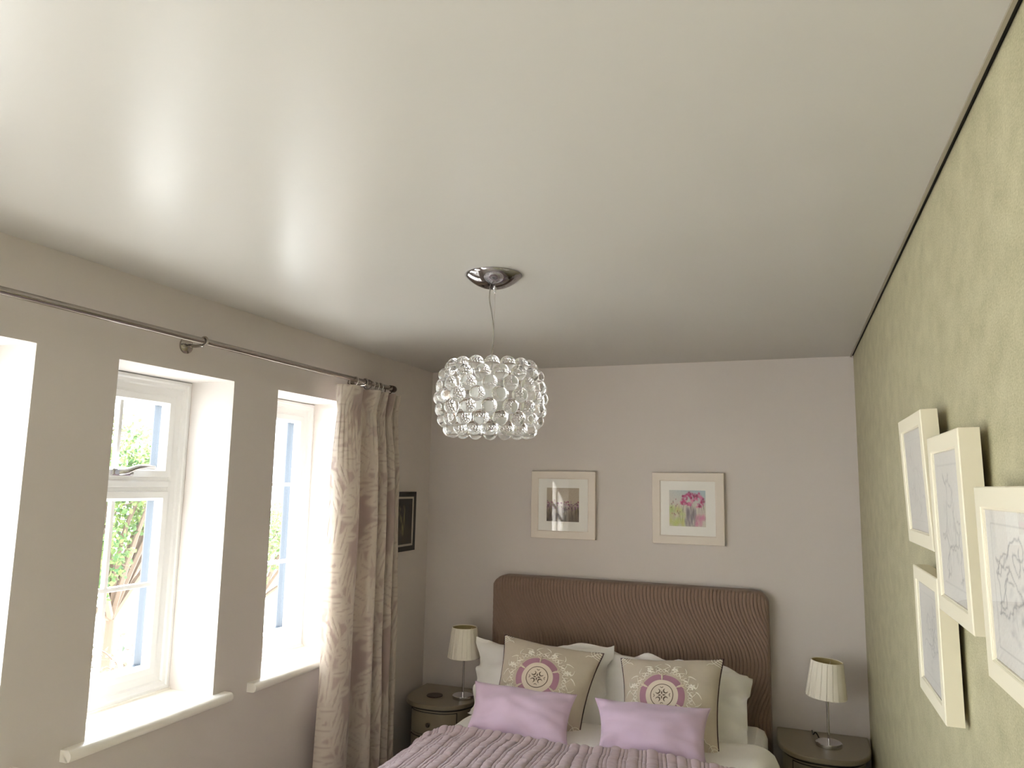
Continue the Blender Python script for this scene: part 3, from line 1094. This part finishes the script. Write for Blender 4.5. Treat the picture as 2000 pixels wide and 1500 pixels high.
def bedding(x0, x1, drop, ztop, y0, y1, nx, ny, disp, side_l=.24, side_r=.10):
    """cloth lying over the bed: cross-section runs up one side, over the top and down the other"""
    Lt = x1 - x0
    total = 2 * drop + Lt
    def P(i, j):
        s = total * i / nx
        v = j / ny
        y = y0 + (y1 - y0) * v
        r = side_l if s < total / 2 else side_r
        fa = .75 if s < total / 2 else .62
        if s < drop:
            k = (drop - s)
            x, z = x0 - .035 * (k / drop) ** .6, ztop - k
            nrm = Vector((-1, 0, 0.15))
        elif s > total - drop:
            k = s - (total - drop)
            x, z = x1 + .035 * (k / drop) ** .6, ztop - k
            nrm = Vector((1, 0, 0.15))
        else:
            x, z = x0 + (s - drop), ztop
            nrm = Vector((0, 0, 1))
        # rounded shoulder
        d = min(x - x0, x1 - x)
        if s >= drop and s <= total - drop and d < r:
            k = 1 - d / r
            z -= r * fa * (1 - sqrt(max(0, 1 - k * k)))
            nrm = Vector(((-1 if x < (x0 + x1) / 2 else 1) * k, 0, 1)).normalized()
        elif z < ztop:
            z -= r * fa
        h = disp(s - total / 2, y, v)
        return Vector((x, y, z)) + nrm * h
    return P


def duvet_disp(s, y, v):
    h = .016 * noise.noise(Vector((s * 2.2, y * 2.6, 1.3))) + .007 * noise.noise(Vector((s * 7, y * 7, 4.4)))
    return h - .045 * max(0, 1 - v / .06) ** 2


t = thing('duvet', 'white cotton duvet tucked under the mauve quilt', 'duvet', (1.265, -1.3, .58))
b = MB()
Pd = bedding(.500, 2.065, .25, .592, -.56, -2.16, 110, 70, duvet_disp)
b.grid(Pd, 110, 70)
b.build('duvet_cover', M['duvet'], t, smooth=True, angle=180, solid=.02)

# quilt: channels run along the bed, wide ones between pairs of narrow ones
edges = [0.0]
q = random.Random(5)
while edges[-1] < 2.6:
    for w_ in ([q.uniform(.036, .044), .016, .016] if q.random() < .7 else [q.uniform(.036, .046), .040, .016]):
        edges.append(edges[-1] + w_)
EDG = np.array(edges)


def quilt_disp(s, y, v):
    s2 = s + 1.25 + .034 * noise.noise(Vector((y * 3.1, s * 1.5, 9.1))) + .012 * noise.noise(Vector((y * 9.5, s * 3.0, 2.1)))
    k = int(np.searchsorted(EDG, s2)) - 1
    k = min(max(k, 0), len(EDG) - 2)
    w_ = EDG[k + 1] - EDG[k]
    f = (s2 - EDG[k]) / w_
    h = (.30 if w_ > .03 else .45) * w_ * max(0, 1 - abs(2 * f - 1) ** 2.4) ** .55
    h += (.0045 * noise.noise(Vector((s * 12, y * 38, 3.3))) + .0035 * noise.noise(Vector((s * 22, y * 85, 1.3)))) * (1 if w_ > .03 else .6)
    h += .020 * noise.noise(Vector((s * 2.0, y * 2.2, 6.6)))
    # the folded head edge
    return h + .018 * max(0, 1 - v / .05) ** 1 - .05 * max(0, 1 - v / .012) ** 2


t = thing('quilt', 'mauve satin channel quilt spread over the white duvet', 'quilt', (1.265, -1.6, .62))
b = MB()
Pq0 = bedding(.488, 2.073, .20, .622, -1.045, -2.19, 620, 230, quilt_disp)
def Pq(i, j):
    p_ = Pq0(i, j)
    # head edge is not quite straight: nearer the cushions mid-bed
    k = max(0, 1 - j / 40)
    p_.y += k * (.030 * noise.noise(Vector((p_.x * 2.7, 0, 5.5))) - .025 * (p_.x < .6))
    return p_
b.grid(Pq, 620, 230)
b.build('quilt_cover', M['quilt'], t, smooth=True, angle=180, solid=.012)


# ------------------------------------------------------------------ cushions
class Cushion:
    def __init__(self, TL, TR, BR, BL, thick, sag, seed, flange=0.0, crease=0.006, power=.5, nside=36):
        self.c = [Vector(p) for p in (TL, TR, BR, BL)]
        self.th, self.sag, self.seed, self.fl, self.cr, self.pw, self.n = thick, sag, seed, flange, crease, power, nside
        n = (self.c[1] - self.c[0]).cross(self.c[3] - self.c[0])
        self.N = -n.normalized()
        if self.N.y > 0: self.N = -self.N

    def flat(self, u, v):
        uu = u * (1 - self.sag * (1 - min(v * v, 1)))
        vv = v * (1 - self.sag * (1 - min(u * u, 1)))
        a, b_ = (uu + 1) / 2, (vv + 1) / 2
        top = self.c[0].lerp(self.c[1], a) if 0 <= a <= 1 else self.c[0] + (self.c[1] - self.c[0]) * a
        bot = self.c[3] + (self.c[2] - self.c[3]) * a
        return bot + (top - bot) * b_

    def P(self, u, v, side=1, off=0.0):
        uc, vc = max(-1, min(1, u)), max(-1, min(1, v))
        h = self.th * max(0, (1 - uc ** 2) * (1 - vc ** 2)) ** self.pw
        p = self.flat(u, v)
        w = noise.noise(Vector((u * 2.3 + self.seed, v * 2.3, side * 3.0))) * self.cr * 1.5
        r = sqrt(u * u + v * v)
        an = math.atan2(v, u)
        w += self.cr * .8 * sin(an * 13 + self.seed) * max(0, r - .55) * max(0, (1 - uc ** 2) * (1 - vc ** 2)) ** .3
        w *= min(1, h / (self.th * .3 + 1e-6))
        p = p + self.N * (side * h + w + off)
        if self.fl and (abs(u) > 1 or abs(v) > 1):
            e = max(abs(u), abs(v)) - 1
            p += self.N * (.10 * e / max(self.fl, .01) * noise.noise(Vector((u * 3.1, v * 3.1, self.seed))) + side * .0015)
        return p

    def cover(self, name, mat, parent):
        b = MB()
        n = self.n
        L = 1 + self.fl
        def par(i):
            s = -1 + 2 * i / n
            k = sin(s * pi / 2)
            return k * L if not self.fl else (s * L)
        for side in (1, -1):
            b.grid(lambda i, j: self.P(par(i), par(j), side), n, n)
        o = b.build(name, mat, parent, smooth=True, angle=180)
        import bmesh
        bm = bmesh.new(); bm.from_mesh(o.data)
        bmesh.ops.remove_doubles(bm, verts=bm.verts, dist=.0004)
        bmesh.ops.recalc_face_normals(bm, faces=bm.faces)
        bm.to_mesh(o.data); bm.free()
        return o

    def base(self):
        p = (self.c[2] + self.c[3]) / 2
        return tuple(p)


def white_pillow(label, *a, **k):
    c = Cushion(*a, **k)
    t = thing('pillow', label, 'pillow', c.base(), 'white pillows against the headboard')
    c.cover('pillowcase', M['white'], t)


white_pillow('white flanged pillow behind the beige cushion nearer the window wall', (.515, -.27, .845), (1.225, -.26, .872), (1.225, -.52, .545), (.565, -.50, .545), .080, .03, 1.2, flange=.10, crease=.022)
white_pillow('white flanged pillow behind the beige cushion nearer the papered wall', (1.185, -.215, .850), (1.925, -.26, .815), (1.915, -.51, .56), (1.190, -.44, .545), .080, .03, 4.7, flange=.08, crease=.020)


def arc_pts(f, n): return [f(k / (n - 1)) for k in range(n)]


def beige_cushion(label, TL, TR, BR, BL, seed, cu, cv):
    c = Cushion(TL, TR, BR, BL, .100, .085, seed, crease=.007)
    t = thing('embroidered_cushion', label, 'cushion', c.base(), 'beige embroidered cushions')
    c.cover('cushion_cover', M['linen'], t)
    K = 1.2
    S = lambda r, a, off=.0025: c.P(cu + K * r * cos(a), cv + K * r * sin(a), 1, off * .55)
    # piping round the edge
    b = MB()
    loop = []
    for (u0, v0, u1, v1) in ((-1, -1, 1, -1), (1, -1, 1, 1), (1, 1, -1, 1), (-1, 1, -1, -1)):
        for k in range(24):
            s = k / 24
            loop.append(c.P(u0 + (u1 - u0) * s, v0 + (v1 - v0) * s))
    b.tube(loop, .0042, 6, closed=True)
    b.build('piping', M['piping'], t, smooth=True)
    # medallion
    b = MB()
    b.grid(lambda i, j: S(.295 + .115 * j / 4, 2 * pi * i / 56, .0028), 56, 4, wrap_u=True)
    o = b.build('mauve_ring', M['plum'], t, smooth=True)
    b = MB()
    b.grid(lambda i, j: S(.004 + .293 * j / 6, 2 * pi * i / 48, .0036), 48, 6, wrap_u=True)
    b.build('medallion', M['cream'], t, smooth=True)
    b = MB()
    b.tube([S(.205, 2 * pi * k / 48, .0045) for k in range(48)], .0019, 5, closed=True)
    for q_ in range(4):
        a0 = pi / 4 + q_ * pi / 2
        # C-shaped curls round a small cross
        cx, cy = .105 * cos(a0), .105 * sin(a0)
        b.tube(arc_pts(lambda s: c.P(cu + K * cx + .048 * cos(a0 + pi + 2.0 - 4.0 * s), cv + K * cy + .048 * sin(a0 + pi + 2.0 - 4.0 * s), 1, .0022), 12), [.0010 + .0026 * sin(pi * k / 11) for k in range(12)], 5)
        a1 = q_ * pi / 2
        b.tube(arc_pts(lambda s: S(.02 + .05 * s, a1, .0045), 4), [.003, .0035, .0025, .001], 5)
        b.tube(arc_pts(lambda s: S(.155 - .02 * sin(pi * s), a1 - .17 + .34 * s, .0045), 7), .0016, 5)
    b.build('medallion_motif', M['taupethread'], t, smooth=True)
    # leaf darts across the ring
    b = MB()
    for k in range(6):
        a = pi / 2 + k * pi / 3
        b.tube(arc_pts(lambda s: S(.29 + .17 * s, a, .0045), 6), [.001, .004, .0055, .005, .003, .001], 6)
        for sg in (-1, 1):
            b.tube(arc_pts(lambda s: S(.40 + .06 * s, a + sg * (.04 + .13 * s ** .7), .004), 6), [.003, .003, .0026, .002, .0016, .001], 5)
    b.build('ring_darts', M['cream'], t, smooth=True)['kind'] = 'stuff'
    # wreath of scrolls and blossoms
    b = MB()
    q = random.Random(seed)
    for k in range(12):
        a = pi / 2 + (k + .5) * pi / 6
        for sg in (-1, 1):
            b.tube(arc_pts(lambda s: S(.46 + .14 * s + .03 * sin(2 * pi * s), a + sg * (.02 + .22 * sin(pi * s * .9)), .004), 12), [.0020 - .0008 * i / 11 for i in range(12)], 5)
            b.tube(arc_pts(lambda s: S(.53 + .04 * cos(5.5 * s), a + sg * (.12 + .07 * sin(5.5 * s)), .004), 10), .0014, 5)
            b.tube(arc_pts(lambda s: S(.50 + .035 * cos(6 * s), a + sg * (.20 + .05 * sin(6 * s)), .004), 10), .0013, 5)
            b.tube(arc_pts(lambda s: S(.60 + .09 * s, a + sg * (.05 + .16 * s * s), .004), 7), [.0012, .0024, .0028, .0024, .002, .0014, .0008], 5)
    b.build('scroll_wreath', M['thread'], t, smooth=True)['kind'] = 'stuff'
    for k in range(8):
        a = pi / 2 + (k + .5) * pi / 4
        b = MB()
        r0 = .575
        for p_ in range(5):
            an = 2 * pi * p_ / 5 + k
            b.tube(arc_pts(lambda s: c.P(cu + K * r0 * cos(a) + .075 * s * cos(an), cv + K * r0 * sin(a) + .075 * s * sin(an), 1, .002), 5), [.001, .0042, .0055, .004, .001], 6)
        b.build('blossom', M['thread'], t, smooth=True)
    # embroidered corner patches
    for (su, sv) in ((-1, 1), (1, 1), (1, -1), (-1, -1)):
        b = MB()
        for k in range(4):
            r = .06 + .05 * k
            b.tube(arc_pts(lambda s: c.P(su * (1 - r * cos(pi / 2 * s)), sv * (1 - r * sin(pi / 2 * s)), 1, .002), 9), .0017, 5)
        b.tube(arc_pts(lambda s: c.P(su * (.97 - .22 * s), sv * (.97 - .22 * s + .03 * sin(9 * s)), 1, .002), 8), .002, 5)
        b.build('corner_embroidery', M['thread'], t, smooth=True)


beige_cushion('beige embroidered cushion with medallion, nearer the window wall and lamp with coaster', (.698, -.42, .932), (1.242, -.42, .885), (1.211, -.79, .570), (.753, -.76, .580), 2.2, -.06, -.07)
beige_cushion('beige embroidered cushion with medallion, nearer the papered wall', (1.332, -.42, .871), (1.835, -.42, .915), (1.841, -.79, .566), (1.405, -.77, .560), 5.1, -.10, -.09)


def lilac(label, *c4, seed):
    c = Cushion(*c4, .085, .095, seed, crease=.014)
    t = thing('lumbar_cushion', label, 'cushion', c.base(), 'lilac lumbar cushions')
    c.cover('cushion_cover', M['lilac'], t)
    b = MB()
    loop = []
    for (u0, v0, u1, v1) in ((-1, -1, 1, -1), (1, -1, 1, 1), (1, 1, -1, 1), (-1, 1, -1, -1)):
        for k in range(20):
            s = k / 20
            loop.append(c.P(u0 + (u1 - u0) * s, v0 + (v1 - v0) * s))
    b.tube(loop, .0018, 5, closed=True)
    b.build('seam', M['lilac'], t, smooth=True)


lilac('lilac suede lumbar cushion nearer the window wall', (.692, -.80, .782), (1.207, -.80, .775), (1.222, -1.0, .585), (.715, -.97, .590), seed=1.0)
lilac('lilac suede lumbar cushion nearer the papered wall', (1.292, -.80, .771), (1.809, -.80, .785), (1.812, -.99, .588), (1.345, -.96, .595), seed=3.0)


# ------------------------------------------------------------------ nightstands, lamps, coaster
def bow(x0, x1, yb, yf, n=28, r=.6):
    """plan outline of a bow-fronted top: back corners, then the curved front"""
    cx, hw = (x0 + x1) / 2, (x1 - x0) / 2
    pts = [(x0, yb)]
    for k in range(n + 1):
        a = pi - pi * k / n
        e = 2.6
        ca, sa = cos(a), sin(a)
        xx = cx + hw * math.copysign(abs(ca) ** (2 / e), ca)
        yy = (yb - .12) + (yf - yb + .12) * abs(sa) ** (2 / e)
        pts.append((xx, yy))
    pts.append((x1, yb))
    return pts


def slab(b, pts, z0, z1, mi=0, inset=0.0):
    n = len(pts)
    b.add([(x, y, z0) for x, y in pts] + [(x, y, z1) for x, y in pts],
          [tuple(range(n)), tuple(range(2 * n - 1, n - 1, -1))] + [(k, (k + 1) % n, n + (k + 1) % n, n + k) for k in range(n)], mi)


def nightstand(label, x0, x1, knob):
    cx = (x0 + x1) / 2
    yb, yf = -.012, -.425
    t = thing('nightstand', label, 'nightstand', (cx, -.2, 0), 'taupe bow fronted nightstands')
    b = MB(); slab(b, bow(x0, x1, yb, yf), .496, .520); b.build('top', M['painted'], t, bevel=.006)
    b = MB(); slab(b, bow(x0 + .016, x1 - .016, yb, yf + .018), .484, .496); b.build('top_gap_shade', M['gap_shade'], t)  # dark slab standing in for the shaded gap below the top
    b = MB(); slab(b, bow(x0 + .026, x1 - .026, yb, yf + .034), .06, .484); b.build('body', M['painted'], t)
    b = MB(); slab(b, bow(x0 + .02, x1 - .02, yb, yf + .026), 0.0, .06); b.build('plinth', M['painted'], t, bevel=.004)
    body = bow(x0 + .026, x1 - .026, yb, yf + .034, 60)[1:-1]
    fr = [p_ for p_ in body if x0 + .075 < p_[0] < x1 - .075]
    for (za, zb) in ((.355, .468), (.215, .335), (.085, .195)):
        b = MB()
        out = [(x, y - .007) for x, y in fr]
        n = len(fr)
        slab(b, fr + out[::-1], za, zb)
        d = b.build('drawer', M['painted'], t, bevel=.002)
        b = MB()
        yk = min(y for _, y in fr) - .007
        b.lathe([(0, 0.0), (.006, 0), (.005, -.010), (.011, -.016), (.012, -.022), (.008, -.027), (0, -.028)], (cx, yk, (za + zb) / 2), 14, axis='Y')
        b.build('knob', M['bronze'], d, smooth=True)
        b = MB()
        slab(b, [(x, y - .001) for x, y in [(fr[0][0] - .004, fr[0][1])] + fr[1:-1] + [(fr[-1][0] + .004, fr[-1][1])]] + [(x, y + .004) for x, y in fr[::-1]], za - .004, zb + .004)
        b.build('drawer_gap', M['gap_shade'], t)


nightstand('taupe bow fronted nightstand in the corner by the window wall, holding lamp and coaster', .035, .465, 1)
nightstand('taupe bow fronted nightstand beside the papered wall, holding only a lamp', 2.062, 2.488, 1)


def lamp(label, x, y, z, cord, tilt=0.0, rs=1.0):
    t = thing('table_lamp', label, 'lamp', (x, y, z), 'chrome bedside lamps')
    b = MB(); b.lathe([(0, 0.0005), (.059, .0005), (.060, .003), (.060, .017), (.057, .020), (.010, .0205), (0, .0205)], (x, y, z), 40)
    b.build('base', M['chrome'], t, smooth=True, angle=35)
    b = MB(); b.tube([(x, y, z + .019), (x, y, z + .30)], .0062, 14)
    b.build('stem', M['chrome'], t, smooth=True)
    b = MB(); b.lathe([(0, .25), (.014, .25), (.016, .26), (.016, .31), (0, .312)], (x, y, z), 16); b.build('bulb_holder', M['chrome'], t, smooth=True)
    npl = 20
    seg = npl * 8
    def rm(a, j):
        f = (a / (2 * pi) * npl) % 1
        # flat box pleats overlapping like tiles
        return 1 + .045 * (f - .5) + (-.07 if f > .88 else 0)
    z0, z1 = .228, .392
    r0, r1 = .093 * rs, .072 * rs
    b = MB()
    b.lathe([(r0 + (r1 - r0) * k / 4, z0 + (z1 - z0) * k / 4) for k in range(5)], (0, 0, 0), seg, rmod=rm)
    R = Euler((0, tilt, 0)).to_matrix()
    c0 = Vector((0, 0, .3))
    place = lambda b_: setattr(b_, 'v', [tuple(R @ (Vector(p_) - c0) + c0 + Vector((x, y, z))) for p_ in b_.v])
    place(b)
    s = b.build('shade', M['shade'], t)
    b = MB(); b.lathe([(r0 * .955, z0 + .001), (r1 * .95, z1 - .001)], (0, 0, 0), 48); place(b); b.build('shade_lining', M['shade_in'], s, smooth=True)
    for (r, zz) in ((r0 * .985, z0), (r1 * .985, z1)):
        b = MB()
        b.tube([(r * cos(2 * pi * k / 40), r * sin(2 * pi * k / 40), zz) for k in range(40)], .0024, 6, closed=True)
        place(b); b.build('shade_trim', M['shade'], s, smooth=True)
    b = MB()
    for k in range(3):
        a = 2 * pi * k / 3 + 1.3
        b.tube([(0, 0, .312), (r1 * .94 * cos(a), r1 * .94 * sin(a), z1 - .012)], .0016, 5)
    place(b); b.build('shade_carrier', M['cream'], s)
    b = MB(); b.tube(catmull(cord, 6), .0032, 8); b.build('cord', M['black'], t, smooth=True)


lamp('chrome table lamp with cream pleated shade, on the nightstand with the coaster', .372, -.222, .520,
     [(.425, -.20, .529), (.445, -.185, .534), (.452, -.16, .528), (.455, -.10, .526), (.455, -.03, .526)])
lamp('chrome table lamp with cream pleated shade, beside the papered wall', 2.300, -.225, .520,
     [(2.262, -.182, .527), (2.250, -.160, .549), (2.241, -.150, .553), (2.236, -.13, .540), (2.232, -.09, .526), (2.23, -.03, .526)], tilt=.06)
b = MB(); b.lathe([(0, 0.0005), (.046, .0005), (.047, .003), (.046, .0055), (.042, .006), (.036, .005), (0, .005)], (.205, -.245, .520), 36)
tag(b.build('coaster', M['coaster'], None, smooth=True), 'round dark coaster on the nightstand in the window wall corner', 'coaster')

# scrub the helper property
for o in bpy.data.objects:
    if '_o' in o:
        del o['_o']
